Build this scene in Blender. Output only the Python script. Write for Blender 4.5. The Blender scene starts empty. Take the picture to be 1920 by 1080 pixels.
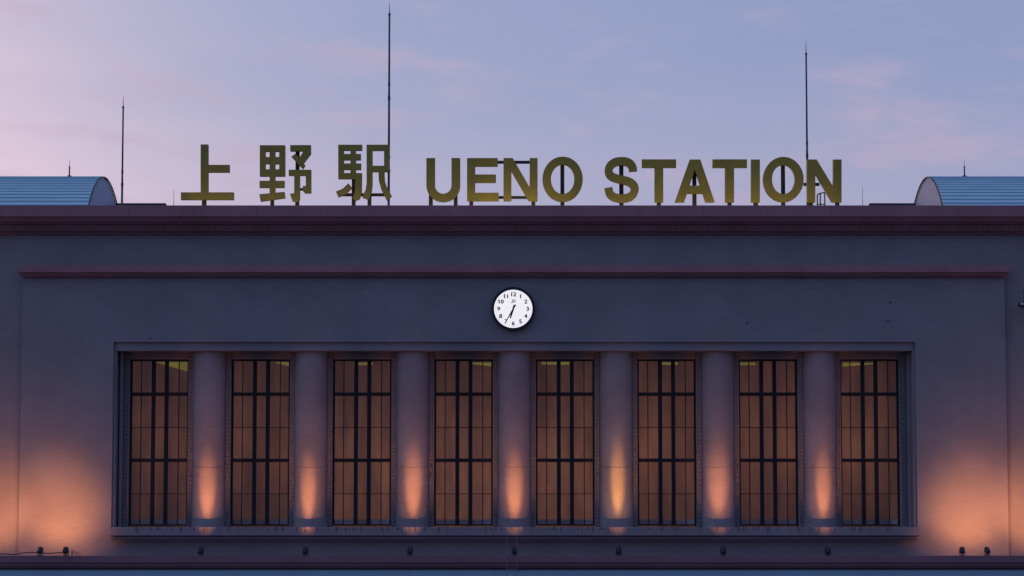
import bpy, bmesh, math, random
from mathutils import Vector, Matrix
from mathutils.geometry import delaunay_2d_cdt

random.seed(7)
S = bpy.context.scene
C = S.collection
R = math.radians

# ------------------------------------------------------------------ camera
FPX = 5250.0                 # focal length in pixels of the 1920 wide photograph
CAM = Vector((0.0, -105.0, 8.0))
PITCH = math.atan(495.0 / FPX)
cd = bpy.data.cameras.new('camera')
cd.sensor_width = 36.0
cd.lens = FPX / 1920.0 * 36.0
cd.clip_start = 0.5
cd.clip_end = 5000.0
cam = bpy.data.objects.new('camera', cd)
C.objects.link(cam)
cam.location = CAM
cam.rotation_euler = (math.pi / 2 + PITCH, 0, 0)
S.camera = cam

# ------------------------------------------------------------------ sky (dusk, sun already down in the west behind the station, to the left)
w = bpy.data.worlds.new('World')
S.world = w
w.use_nodes = True
NT = w.node_tree
NT.nodes.clear()


def nd(nt, typ, **kw):
    n = nt.nodes.new(typ)
    for k, v in kw.items():
        setattr(n, k, v)
    return n


def mth(nt, op, a, b=None, clamp=False):
    n = nt.nodes.new('ShaderNodeMath')
    n.operation = op
    n.use_clamp = clamp
    for i, v in enumerate((a, b)):
        if v is None:
            continue
        if isinstance(v, (int, float)):
            n.inputs[i].default_value = v
        else:
            nt.links.new(v, n.inputs[i])
    return n.outputs[0]


def mrange(nt, v, a, b, c=0.0, d=1.0, smooth=True):
    n = nt.nodes.new('ShaderNodeMapRange')
    n.interpolation_type = 'SMOOTHSTEP' if smooth else 'LINEAR'
    nt.links.new(v, n.inputs['Value'])
    for k, x in zip(('From Min', 'From Max', 'To Min', 'To Max'), (a, b, c, d)):
        n.inputs[k].default_value = x
    return n.outputs['Result']


def mixc(nt, fac, a, b, blend='MIX'):
    n = nt.nodes.new('ShaderNodeMix')
    n.data_type = 'RGBA'
    n.blend_type = blend
    if isinstance(fac, (int, float)):
        n.inputs['Factor'].default_value = fac
    else:
        nt.links.new(fac, n.inputs['Factor'])
    for k, v in (('A', a), ('B', b)):
        s = [i for i in n.inputs if i.name == k and i.type == 'RGBA'][0]
        if isinstance(v, (tuple, list)):
            s.default_value = (*v[:3], 1)
        else:
            nt.links.new(v, s)
    return [o for o in n.outputs if o.type == 'RGBA'][0]


SUN_AZ = R(-36)              # left of straight ahead, measured from +Y
tc = nd(NT, 'ShaderNodeTexCoord')
sep = nd(NT, 'ShaderNodeSeparateXYZ')
NT.links.new(tc.outputs['Generated'], sep.inputs[0])
sx, sy, sz = sep.outputs
az = mth(NT, 'ARCTAN2', sx, sy)
el = mth(NT, 'ARCSINE', sz)
gx, gy = math.sin(SUN_AZ), math.cos(SUN_AZ)
tt = mth(NT, 'ADD', mth(NT, 'MULTIPLY', sx, gx), mth(NT, 'MULTIPLY', sy, gy))
ramp = nd(NT, 'ShaderNodeValToRGB')
NT.links.new(mrange(NT, tt, -1, 1, 0, 1, False), ramp.inputs[0])
rr = ramp.color_ramp
rr.elements[0].position = 0.0
rr.elements[0].color = (0.068, 0.112, 0.31, 1)     # eastern dusk
rr.elements[1].position = 1.0
rr.elements[1].color = (0.33, 0.39, 0.60, 1)
e = rr.elements.new(0.5)
e.color = (0.19, 0.285, 0.58, 1)                    # overhead
e = rr.elements.new(0.86)
e.color = (0.262, 0.325, 0.535, 1)
# rose afterglow low in the west
ga = mth(NT, 'EXPONENT', mth(NT, 'DIVIDE', mth(NT, 'ADD', az, 0.22), 0.06))
ga = mth(NT, 'DIVIDE', 1.0, mth(NT, 'ADD', ga, 1.0))
ga = mth(NT, 'MULTIPLY', ga, mrange(NT, az, -1.7, -0.8))
cmb = nd(NT, 'ShaderNodeCombineXYZ')
NT.links.new(mth(NT, 'MULTIPLY', az, 7.0), cmb.inputs[0])
NT.links.new(mth(NT, 'MULTIPLY', el, 24.0), cmb.inputs[1])
n1 = nd(NT, 'ShaderNodeTexNoise')
n1.inputs['Scale'].default_value = 1.0
n1.inputs['Detail'].default_value = 4.0
n1.inputs['Roughness'].default_value = 0.5
NT.links.new(cmb.outputs[0], n1.inputs['Vector'])
elw = mth(NT, 'ADD', el, mth(NT, 'MULTIPLY', mth(NT, 'SUBTRACT', n1.outputs['Fac'], 0.5), 0.05))
low = mrange(NT, elw, 0.33, 0.10)
glow = mth(NT, 'MULTIPLY', ga, low)
col = mixc(NT, 1.0, ramp.outputs[0], mixc(NT, glow, (0, 0, 0), (1.12, 0.56, 0.33)), 'ADD')
lowband = mrange(NT, elw, 0.185, 0.115)
col = mixc(NT, 1.0, col, mixc(NT, lowband, (0, 0, 0), (0.105, 0.046, 0.02)), 'ADD')
# thin streaky clouds lit rose from below
cmb2 = nd(NT, 'ShaderNodeCombineXYZ')
NT.links.new(mth(NT, 'MULTIPLY', az, 17.0), cmb2.inputs[0])
NT.links.new(mth(NT, 'MULTIPLY', mth(NT, 'ADD', el, mth(NT, 'MULTIPLY', az, 0.05)), 62.0), cmb2.inputs[1])
cmb2.inputs[2].default_value = 3.7
n2 = nd(NT, 'ShaderNodeTexNoise')
n2.inputs['Scale'].default_value = 1.0
n2.inputs['Detail'].default_value = 6.0
n2.inputs['Roughness'].default_value = 0.56
NT.links.new(cmb2.outputs[0], n2.inputs['Vector'])
cl = mrange(NT, n2.outputs['Fac'], 0.47, 0.72)
westside = mrange(NT, tt, 0.1, 0.8)
cl = mth(NT, 'MULTIPLY', cl, westside)
clow = mrange(NT, el, 0.30, 0.13)
col = mixc(NT, mth(NT, 'MULTIPLY', mth(NT, 'MULTIPLY', cl, clow), 0.6), col, (0.52, 0.40, 0.55))
haze2 = mrange(NT, n1.outputs['Fac'], 0.35, 0.7)
col = mixc(NT, mth(NT, 'MULTIPLY', haze2, 0.10), col, (0.36, 0.35, 0.52))
# faint physical sky under it all
sky = nd(NT, 'ShaderNodeTexSky')
sky.sky_type = 'NISHITA'
sky.sun_disc = False
sky.sun_elevation = R(-2.0)
sky.sun_rotation = SUN_AZ
bg1 = nd(NT, 'ShaderNodeBackground')
bg2 = nd(NT, 'ShaderNodeBackground')
NT.links.new(sky.outputs[0], bg1.inputs[0])
bg1.inputs[1].default_value = 0.05
NT.links.new(col, bg2.inputs[0])
bg2.inputs[1].default_value = 1.0
add = nd(NT, 'ShaderNodeAddShader')
NT.links.new(bg1.outputs[0], add.inputs[0])
NT.links.new(bg2.outputs[0], add.inputs[1])
wo = nd(NT, 'ShaderNodeOutputWorld')
NT.links.new(add.outputs[0], wo.inputs[0])

# ------------------------------------------------------------------ last glow of the set sun
sl = bpy.data.lights.new('sun', 'SUN')
sl.energy = 0.05
sl.angle = R(25)
sl.color = (1.0, 0.62, 0.58)
sun = bpy.data.objects.new('sun', sl)
C.objects.link(sun)
sun.rotation_euler = Vector((-gx, -gy, -0.10)).to_track_quat('-Z', 'Y').to_euler()

S.view_settings.view_transform = 'Standard'
S.view_settings.look = 'None'
S.view_settings.exposure = 0.0
S.view_settings.gamma = 1.0
S.view_settings.use_curve_mapping = False
S.cycles.max_bounces = 8
S.cycles.transparent_max_bounces = 12
S.cycles.sample_clamp_indirect = 3.0


# ------------------------------------------------------------------ helpers
FW = Vector((0, math.cos(PITCH), math.sin(PITCH)))
UP = Vector((0, -math.sin(PITCH), math.cos(PITCH)))


def at(px, py, Y):
    """world X, Z of the point of the plane y = Y seen at a pixel of the 1920 x 1080 photograph"""
    d = FW * FPX + Vector((px - 960.0, 0, 0)) - UP * (py - 540.0)
    t = (Y - CAM.y) / d.y
    p = CAM + d * t
    return p.x, p.z


def ax(px, Y, py=820):
    return at(px, py, Y)[0]


def azz(py, Y):
    return at(960, py, Y)[1]


class MB:
    def __init__(s):
        s.v = []
        s.f = []

    def add(s, vs, fs):
        o = len(s.v)
        s.v += [tuple(v) for v in vs]
        s.f += [tuple(i + o for i in f) for f in fs]
        return s

    def box(s, x0, x1, y0, y1, z0, z1, b=0.0):
        if b > 0:
            bm = bmesh.new()
            bmesh.ops.create_cube(bm, size=1)
            for v in bm.verts:
                v.co = Vector((x0 + (v.co.x + .5) * (x1 - x0), y0 + (v.co.y + .5) * (y1 - y0), z0 + (v.co.z + .5) * (z1 - z0)))
            bmesh.ops.bevel(bm, geom=bm.edges[:], offset=b, segments=1, affect='EDGES')
            bm.verts.index_update()
            s.add([v.co for v in bm.verts], [[v.index for v in f.verts] for f in bm.faces])
            bm.free()
            return s
        v = [(x, y, z) for x in (x0, x1) for y in (y0, y1) for z in (z0, z1)]
        return s.add(v, [(0, 1, 3, 2), (4, 6, 7, 5), (0, 4, 5, 1), (2, 3, 7, 6), (0, 2, 6, 4), (1, 5, 7, 3)])

    def prism(s, prof, x0, x1):
        """profile of (y, z) points, counter-clockwise seen from +X, run along X"""
        n = len(prof)
        v = [(x0, y, z) for y, z in prof] + [(x1, y, z) for y, z in prof]
        f = [(i, (i + 1) % n, n + (i + 1) % n, n + i) for i in range(n)]
        f = [tuple(reversed(q)) for q in f]
        f += [tuple(range(n)), tuple(reversed(range(n, 2 * n)))]
        return s.add(v, f)

    def tube(s, pts, rad, seg=8, cap=True):
        pts = [Vector(p) for p in pts]
        if not isinstance(rad, (list, tuple)):
            rad = [rad] * len(pts)
        rings = []
        for i, p in enumerate(pts):
            d = (pts[min(i + 1, len(pts) - 1)] - pts[max(i - 1, 0)]).normalized()
            a = Vector((0, 0, 1)) if abs(d.z) < 0.9 else Vector((0, 1, 0))
            u = d.cross(a).normalized()
            q = d.cross(u).normalized()
            rings.append([p + (u * math.cos(2 * math.pi * k / seg) + q * math.sin(2 * math.pi * k / seg)) * rad[i] for k in range(seg)])
        v = [c for r in rings for c in r]
        f = []
        for i in range(len(pts) - 1):
            for k in range(seg):
                a, b = i * seg + k, i * seg + (k + 1) % seg
                f.append((a, b, b + seg, a + seg))
        if cap:
            f.append(tuple(reversed(range(seg))))
            f.append(tuple(range((len(pts) - 1) * seg, len(pts) * seg)))
        return s.add(v, f)

    def mesh(s, name, mat, smooth=False):
        m = bpy.data.meshes.new(name)
        m.from_pydata(s.v, [], s.f)
        bm = bmesh.new()
        bm.from_mesh(m)
        bmesh.ops.recalc_face_normals(bm, faces=bm.faces[:])
        bm.to_mesh(m)
        bm.free()
        m.materials.append(mat)
        if smooth:
            for p in m.polygons:
                p.use_smooth = True
        m.update()
        return m

    def build(s, name, mat, parent=None, smooth=False, loc=None):
        return link(name, s.mesh(name, mat, smooth), parent, loc)


def link(name, mesh, parent=None, loc=None):
    o = bpy.data.objects.new(name, mesh)
    C.objects.link(o)
    if parent:
        o.parent = parent
    if loc is not None:
        o.location = loc
    return o


def thing(name, label, cat, loc=(0, 0, 0), group=None):
    o = bpy.data.objects.new(name, None)
    C.objects.link(o)
    o.location = loc
    o.empty_display_size = 0.1
    return tag(o, label, cat, group)


def tag(o, label, cat, group=None):
    o['label'] = label
    o['category'] = cat
    if group:
        o['group'] = group
    return o


def smooth_by_angle(o, deg=35):
    for p in o.data.polygons:
        p.use_smooth = True
    o.data.set_sharp_from_angle(angle=R(deg))


# ------------------------------------------------------------------ materials
def mat(name, col, rough=0.7, metal=0.0, spec=0.4):
    m = bpy.data.materials.new(name)
    m.use_nodes = True
    b = m.node_tree.nodes['Principled BSDF']
    b.inputs['Base Color'].default_value = (*col, 1)
    b.inputs['Roughness'].default_value = rough
    b.inputs['Metallic'].default_value = metal
    b.inputs['Specular IOR Level'].default_value = spec
    return m


def bsdf(m):
    return m.node_tree, m.node_tree.nodes['Principled BSDF']


def objcoord(nt, sc=(1, 1, 1)):
    t = nd(nt, 'ShaderNodeTexCoord')
    geo = nd(nt, 'ShaderNodeNewGeometry')
    mp = nd(nt, 'ShaderNodeMapping')
    mp.inputs['Scale'].default_value = sc
    nt.links.new(geo.outputs['Position'], mp.inputs[0])
    return mp.outputs[0]


def noise(nt, vec, scale, detail=4, rough=0.55):
    n = nd(nt, 'ShaderNodeTexNoise')
    n.inputs['Scale'].default_value = scale
    n.inputs['Detail'].default_value = detail
    n.inputs['Roughness'].default_value = rough
    nt.links.new(vec, n.inputs['Vector'])
    return n.outputs['Fac']


def bump(nt, b, h, strength, dist):
    n = nd(nt, 'ShaderNodeBump')
    n.inputs['Strength'].default_value = strength
    n.inputs['Distance'].default_value = dist
    nt.links.new(h, n.inputs['Height'])
    nt.links.new(n.outputs[0], b.inputs['Normal'])


def weathered(name, col, rough=0.8, var=0.18, grain=0.4, tiles=None, drip=0.25, spec=0.3):
    """masonry: broad blotches, vertical rain streaks, fine grain, optional small tile joints"""
    m = mat(name, col, rough, spec=spec)
    nt, b = bsdf(m)
    p = objcoord(nt)
    big = noise(nt, p, 0.55, 5)
    streak = noise(nt, objcoord(nt, (2.6, 2.6, 0.22)), 1.0, 5, 0.6)
    fine = noise(nt, p, 9.0, 3)
    dark = tuple(c * (1 - var) for c in col)
    lite = tuple(min(1, c * (1 + var)) for c in col)
    c = mixc(nt, mrange(nt, big, 0.3, 0.7), dark, lite)
    c = mixc(nt, mth(nt, 'MULTIPLY', mrange(nt, streak, 0.52, 0.75), drip), c, tuple(k * 0.62 for k in col))
    c = mixc(nt, mth(nt, 'MULTIPLY', mrange(nt, fine, 0.35, 0.65), var * 0.6), c, lite)
    h = fine
    if tiles:
        sp = nd(nt, 'ShaderNodeSeparateXYZ')
        nt.links.new(p, sp.inputs[0])
        cb = nd(nt, 'ShaderNodeCombineXYZ')
        nt.links.new(sp.outputs[0], cb.inputs[0])
        nt.links.new(sp.outputs[2], cb.inputs[1])
        br = nd(nt, 'ShaderNodeTexBrick')
        nt.links.new(cb.outputs[0], br.inputs['Vector'])
        br.inputs['Color1'].default_value = (0.92, 0.92, 0.92, 1)
        br.inputs['Color2'].default_value = (1.06, 1.05, 1.04, 1)
        br.inputs['Mortar'].default_value = (0.80, 0.79, 0.79, 1)
        br.inputs['Scale'].default_value = 1.0
        br.inputs['Brick Width'].default_value = tiles[0]
        br.inputs['Row Height'].default_value = tiles[1]
        br.inputs['Mortar Size'].default_value = tiles[2]
        br.inputs['Mortar Smooth'].default_value = 0.3
        c = mixc(nt, 0.55, c, br.outputs['Color'], 'MULTIPLY')
        bn = nd(nt, 'ShaderNodeRGBToBW')
        nt.links.new(br.outputs['Color'], bn.inputs[0])
        h = mth(nt, 'ADD', mth(nt, 'MULTIPLY', fine, 0.5), bn.outputs[0])
    nt.links.new(c, b.inputs['Base Color'])
    bump(nt, b, h, grain, 0.012)
    return m


M = {}
M['wall'] = weathered('wall_tile', (0.335, 0.305, 0.305), 0.75, 0.07, 0.5, tiles=(0.24, 0.075, 0.006), drip=0.10)
M['pillar'] = weathered('pillar_stone', (0.36, 0.31, 0.305), 0.8, 0.11, 0.95, tiles=(0.31, 0.095, 0.007), drip=0.16)
M['recess'] = weathered('recess_stone', (0.335, 0.30, 0.30), 0.8, 0.08, 0.4, drip=0.08)
M['trim'] = weathered('terracotta_trim', (0.46, 0.225, 0.22), 0.7, 0.10, 0.3, drip=0.12)
M['sill'] = weathered('sill_stone', (0.32, 0.28, 0.29), 0.8, 0.10, 0.4, drip=0.5)
def sill_drips(m, ztop):
    nt, b = bsdf(m)
    src = b.inputs['Base Color'].links[0].from_socket
    geo = nd(nt, 'ShaderNodeNewGeometry')
    sp = nd(nt, 'ShaderNodeSeparateXYZ')
    nt.links.new(geo.outputs['Position'], sp.inputs[0])
    n_ = noise(nt, objcoord(nt, (9.0, 0.1, 0.25)), 1.0, 3, 0.6)
    reach = mrange(nt, noise(nt, objcoord(nt, (5.0, 0.1, 0.01)), 1.0, 3, 0.6), 0.3, 0.7, 0.03, 0.26)
    fade = mth(nt, 'GREATER_THAN', sp.outputs[2], mth(nt, 'SUBTRACT', ztop, reach))
    k_ = mth(nt, 'MULTIPLY', mth(nt, 'MULTIPLY', mrange(nt, n_, 0.50, 0.60), fade), 0.7)
    nt.links.new(mixc(nt, k_, src, (0.10, 0.085, 0.085)), b.inputs['Base Color'])


M['head'] = weathered('head_stone', (0.33, 0.27, 0.26), 0.8, 0.08, 0.3)
M['lower'] = weathered('lower_wall_paint', (0.40, 0.62, 0.70), 0.6, 0.06, 0.2, drip=0.15)
M['ledge'] = weathered('shaded_ledge_terracotta', (0.33, 0.17, 0.185), 0.75, 0.10, 0.3, drip=0.12)  # trim terracotta darkened, standing in for low sky blocked by buildings opposite
M['roofdeck'] = weathered('roof_deck', (0.12, 0.12, 0.13), 0.9, 0.1, 0.3)
M['frame'] = mat('black_window_steel', (0.012, 0.013, 0.018), 0.6)
M['steel'] = mat('painted_dark_steel', (0.05, 0.045, 0.045), 0.55)
M['rod'] = mat('galvanised_rod', (0.07, 0.10, 0.13), 0.5, 0.3)
M['lampbody'] = mat('floodlight_casing', (0.03, 0.045, 0.06), 0.45)
M['cable'] = mat('rubber_cable', (0.035, 0.02, 0.02), 0.7)
M['ledgein'] = mat('inner_board', (0.52, 0.48, 0.48), 0.8)
M['inside'] = mat('inner_plaster', (0.45, 0.36, 0.30), 0.9)
M['bezel'] = mat('clock_case', (0.02, 0.024, 0.035), 0.4)
M['ink'] = mat('clock_print', (0.006, 0.006, 0.010), 0.7)
M['logo'] = mat('clock_logo_print', (0.06, 0.08, 0.10), 0.7)
M['silver'] = mat('silver_tube', (0.55, 0.57, 0.60), 0.35, 0.6)
M['asphalt'] = weathered('asphalt', (0.05, 0.05, 0.052), 0.95, 0.15, 0.5)
M['ladder'] = mat('ladder_aluminium', (0.22, 0.22, 0.26), 0.5, 0.3)
M['gable'] = mat('corrugated_gable', (0.30, 0.37, 0.50), 0.5, 0.0)


def roof_mat():
    m = mat('blue_roof_metal', (0.17, 0.37, 0.47), 0.40, 0.12, 0.5)
    nt, b = bsdf(m)
    p = objcoord(nt, (0.35, 3, 3))
    c = mixc(nt, mrange(nt, noise(nt, p, 1.2, 4), 0.3, 0.7), (0.46, 0.68, 0.73), (0.51, 0.74, 0.79))
    nt.links.new(c, b.inputs['Base Color'])
    return m


M['roof'] = roof_mat()


def gold_mat():
    m = mat('gilt_sign_paint', (0.36, 0.30, 0.062), 0.48, 0.25, 0.4)
    nt, b = bsdf(m)
    p = objcoord(nt)
    c = mixc(nt, mrange(nt, noise(nt, p, 2.0, 5), 0.3, 0.7), (0.30, 0.27, 0.05), (0.36, 0.305, 0.056))
    nt.links.new(c, b.inputs['Base Color'])
    return m


M['gold'] = gold_mat()


def glass_mat():
    m = bpy.data.materials.new('window_glass')
    m.use_nodes = True
    nt = m.node_tree
    nt.nodes.clear()
    o = nd(nt, 'ShaderNodeOutputMaterial')
    tr = nd(nt, 'ShaderNodeBsdfTransparent')
    gl = nd(nt, 'ShaderNodeBsdfGlossy')
    gl.inputs['Roughness'].default_value = 0.03
    gl.inputs['Color'].default_value = (1, 1, 1, 1)
    fr = nd(nt, 'ShaderNodeFresnel')
    fr.inputs['IOR'].default_value = 1.5
    oi = nd(nt, 'ShaderNodeObjectInfo')
    k = mrange(nt, oi.outputs['Random'], 0, 1, 0.74, 0.98, False)
    cb = nd(nt, 'ShaderNodeCombineColor')
    for i in range(3):
        nt.links.new(k, cb.inputs[i])
    nt.links.new(cb.outputs[0], tr.inputs['Color'])
    p = objcoord(nt)
    bp = nd(nt, 'ShaderNodeBump')
    bp.inputs['Strength'].default_value = 0.05
    bp.inputs['Distance'].default_value = 0.02
    nt.links.new(noise(nt, p, 1.3, 2), bp.inputs['Height'])
    nt.links.new(bp.outputs[0], gl.inputs['Normal'])
    mx = nd(nt, 'ShaderNodeMixShader')
    nt.links.new(fr.outputs[0], mx.inputs[0])
    nt.links.new(tr.outputs[0], mx.inputs[1])
    nt.links.new(gl.outputs[0], mx.inputs[2])
    nt.links.new(mx.outputs[0], o.inputs[0])
    return m


M['glass'] = glass_mat()


def curtain_mat():
    m = bpy.data.materials.new('curtain_cloth')
    m.use_nodes = True
    nt = m.node_tree
    nt.nodes.clear()
    o = nd(nt, 'ShaderNodeOutputMaterial')
    df = nd(nt, 'ShaderNodeBsdfDiffuse')
    tl = nd(nt, 'ShaderNodeBsdfTranslucent')
    p = objcoord(nt, (1.0, 1.0, 0.25))
    c = mixc(nt, mrange(nt, noise(nt, p, 1.6, 4), 0.3, 0.7), (0.40, 0.25, 0.18), (0.62, 0.38, 0.26))
    nt.links.new(c, df.inputs[0])
    nt.links.new(c, tl.inputs[0])
    mx = nd(nt, 'ShaderNodeMixShader')
    mx.inputs[0].default_value = 0.55
    nt.links.new(df.outputs[0], mx.inputs[1])
    nt.links.new(tl.outputs[0], mx.inputs[2])
    nt.links.new(mx.outputs[0], o.inputs[0])
    return m


M['curtain'] = curtain_mat()


def emit(name, col, strength):
    m = bpy.data.materials.new(name)
    m.use_nodes = True
    nt = m.node_tree
    nt.nodes.clear()
    o = nd(nt, 'ShaderNodeOutputMaterial')
    em = nd(nt, 'ShaderNodeEmission')
    em.inputs[0].default_value = (*col, 1)
    em.inputs[1].default_value = strength
    nt.links.new(em.outputs[0], o.inputs[0])
    return m


M['dial'] = emit('backlit_dial', (0.86, 0.85, 0.93), 1.0)
M['lens'] = emit('floodlight_lens', (1.0, 0.55, 0.25), 4.0)
M['fluor'] = emit('fluorescent_tube', (0.62, 0.50, 0.07), 0.22)

# ------------------------------------------------------------------ ground
g = MB().add([(-600, -900, 0), (600, -900, 0), (600, 900, 0), (-600, 900, 0)], [(0, 1, 2, 3)]).build('ground', M['asphalt'])
g['kind'] = 'structure'

# ------------------------------------------------------------------ the station building
YO, YP = 0.30, 0.0           # outer wall plane, proud centre panel plane
YB, YPF, YPE = 0.13, 0.30, 0.92   # lintel band, pillar crown, pillar edge
YS = -0.60                   # front of the window sill
YC = 1.02                    # carved border plane
YW = 1.27                    # window frame plane
YL = -3.40                   # front of the ledge carrying the floodlights
XE = 24.0
BL = thing('station_building', 'dusk-lit station front with eight tall windows, seven rounded pillars and terracotta cornice', 'building', (0, 0, 0))

z_led = azz(1042, YL)
z_par = azz(385, -0.55)
z_roof = z_par - 0.75
z_wt = azz(434, -0.02) + 0.03
xl, xr = ax(38, YP), ax(1888, YP)
zpt = azz(517, YP)           # top of the panel
xol, xor_ = ax(210.5, YP), ax(1718.5, YP)
zot = azz(641, YP)
zob = azz(992, YP)

# side and upper wall
mb = MB()
mb.box(-XE, xl, YO, 0.95, z_led - 0.05, z_wt)
mb.box(xr, XE, YO, 0.95, z_led - 0.05, z_wt)
mb.box(xl, xr, YO, 0.95, zpt, z_wt)
mb.build('outer_wall', M['wall'], BL)
# centre panel with the long opening
mb = MB()
mb.box(xl, xol, YP, 0.95, z_led - 0.05, zpt)
mb.box(xor_, xr, YP, 0.95, z_led - 0.05, zpt)
mb.box(xol, xor_, YP, 0.95, zot, zpt)
mb.box(xol, xor_, YP, 0.95, z_led - 0.05, zob - 0.3)
mb.build('centre_panel', M['wall'], BL)
# lintel band inside the opening
zb1 = azz(657.5, YB)
mb = MB().box(xol + 0.10, xor_ - 0.10, YB, 1.6, zb1, zot + 0.02)
mb.build('lintel', M['recess'], BL)
mb = MB().box(xol - 0.02, xol + 0.10, YB + 0.02, 1.6, zob - 0.2, zot + 0.015)
mb.box(xor_ - 0.10, xor_ + 0.02, YB + 0.02, 1.6, zob - 0.2, zot + 0.015)
mb.build('opening_jamb', M['recess'], BL)

# sill with its moulding
zs0, zs1 = azz(1004.5, YS), azz(988, YS)
xs0, xs1 = ax(206, YS), ax(1723, YS)
sill_drips(M['sill'], zs1)
sill = MB().box(xs0, xs1, YS, 1.6, zs0, zs1, 0.02).build('sill', M['sill'], BL)
mb = MB()
mb.box(xs0 + 0.02, xs1 - 0.02, YS + 0.10, YP + 0.04, azz(1009.5, YS), azz(1007.2, YS), 0.004)
mb.box(xs0 + 0.03, xs1 - 0.03, YS + 0.36, YP + 0.05, azz(1009.0, YS), zs0 + 0.01)
mb.box(xs0 + 0.05, xs1 - 0.05, YS + 0.20, YP + 0.04, azz(1013, YS), azz(1011, YS), 0.004)
mb.box(xs0 + 0.06, xs1 - 0.06, YS + 0.38, YP + 0.05, azz(1012, YS), azz(1009.2, YS))
mb.build('sill_moulding', M['sill'], sill)

# windows and pillars
WL = [244.3, 434.3, 624.3, 814.8, 1004.8, 1195.0, 1385.2, 1576.0]
WR = [353.6, 543.8, 734.0, 924.2, 1114.0, 1304.8, 1494.8, 1686.0]
zw0, zw1 = azz(985.5, YW), azz(674, YW)
wx = [(ax(a, YW), ax(b, YW)) for a, b in zip(WL, WR)]
pitch = (wx[7][0] - wx[0][0]) / 7
wwid = sum(b - a for a, b in wx) / 8
wx = [(-3.5 * pitch + k * pitch - wwid / 2 + 0.09, -3.5 * pitch + k * pitch + wwid / 2 + 0.09) for k in range(8)]

# masonry piers behind the pillars and the flat strip at either end
edges = [xol + 0.05] + [c for a, b in wx for c in (a, b)] + [xor_ - 0.05]
REV = 0.055
for k in range(9):
    a, b = edges[2 * k], edges[2 * k + 1]
    a2 = a + (0 if k == 0 else REV)
    b2 = b - (0 if k == 8 else REV)
    MB().box(a2 - (0 if k == 0 else REV - 0.01), b2 + (0 if k == 8 else REV - 0.01), YC, 1.6, zs1 - 0.01, zb1 + 0.02).build('pier', M['recess'], BL)
# window heads
for a, b in wx:
    MB().box(a + 0.002, b - 0.002, YC + 0.06, 1.6, zw1, zb1 + 0.015).build('window_head', M['head'], BL)

# carved borders on both sides of every window
BW = 0.165


def border_mesh():
    mb = MB()
    h = zb1 - zs1
    mb.box(-BW / 2, BW / 2, -0.035, 0.03, 0, h)
    mb.box(-BW / 2, -BW / 2 + 0.02, -0.09, -0.034, 0, h)
    mb.box(BW / 2 - 0.02, BW / 2, -0.09, -0.034, 0, h)
    n = 44
    for i in range(n):
        zc = (i + 0.5) * h / n
        rx, ry, rz = 0.052, 0.075, h / n * 0.36
        v = [(0, -0.035 - ry, zc)]
        for r_, y_ in ((0.62, 0.8), (1.0, 0.0)):
            for q in range(8):
                t = 2 * math.pi * q / 8
                v.append((rx * r_ * math.cos(t) + rz * 0.25 * math.sin(t) * r_, -0.034 - ry * y_, zc + rz * r_ * math.sin(t)))
        mb.add(v, [(0, q + 1, (q + 1) % 8 + 1) for q in range(8)] + [(q + 1, q + 9, (q + 1) % 8 + 9, (q + 1) % 8 + 1) for q in range(8)])
    return mb.mesh('carved_border', M['recess'])


bmh = border_mesh()
for a, b in wx:
    for x in (a - BW / 2 - 0.012, b + BW / 2 + 0.012):
        o = link('carved_border', bmh, BL, (x, YC, zs1))
        o['kind'] = 'stuff'
# flat strips outside the end windows
for x0, x1 in ((xol + 0.102, wx[0][0] - BW - 0.05), (wx[7][1] + BW + 0.05, xor_ - 0.102)):
    MB().box(x0 + 0.06, x1, 0.72, YC + 0.05, zs1 - 0.01, zb1 + 0.01, 0.01).build('flat_pilaster', M['pillar'], BL)


# rounded pillars
def pillar_mesh():
    mb = MB()
    half = pitch / 2 - wwid / 2 - BW - 0.03
    n = 20
    bulge = YPE - YPF
    prof = [(-half, YC + 0.03)]
    for i in range(n + 1):
        t = -1 + 2 * i / n
        prof.append((t * half, YPE - bulge * math.sqrt(max(0, 1 - (t * 0.985) ** 2))))
    prof.append((half, YC + 0.03))
    m = len(prof)
    joints = [zs1 - 0.01, azz(876, YPF), zb1 + 0.01]
    zs = []
    for j in range(len(joints) - 1):
        a, b = joints[j], joints[j + 1]
        zs += [(a + (0.0 if j == 0 else 0.009), 0), (b - 0.009, 0)]
        if j < len(joints) - 2:
            zs += [(b - 0.0039, 0.02), (b + 0.0039, 0.02)]
    rows = [[(x * (1 - i_ / 0.9 * 0.5), y + i_, z) for x, y in prof] for z, i_ in zs]
    v = [c for r in rows for c in r]
    f = [(r * m + i, r * m + i + 1, (r + 1) * m + i + 1, (r + 1) * m + i) for r in range(len(rows) - 1) for i in range(m - 1)]
    mb.add(v, f)
    me = mb.mesh('pillar', M['pillar'])
    for p in me.polygons:
        p.use_smooth = True
    me.set_sharp_from_angle(angle=R(30))
    return me


pm = pillar_mesh()
pcx = []
for k in range(7):
    x = (wx[k][1] + wx[k + 1][0]) / 2
    pcx.append(x)
    link('pillar', pm, BL, (x, 0, 0))

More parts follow.
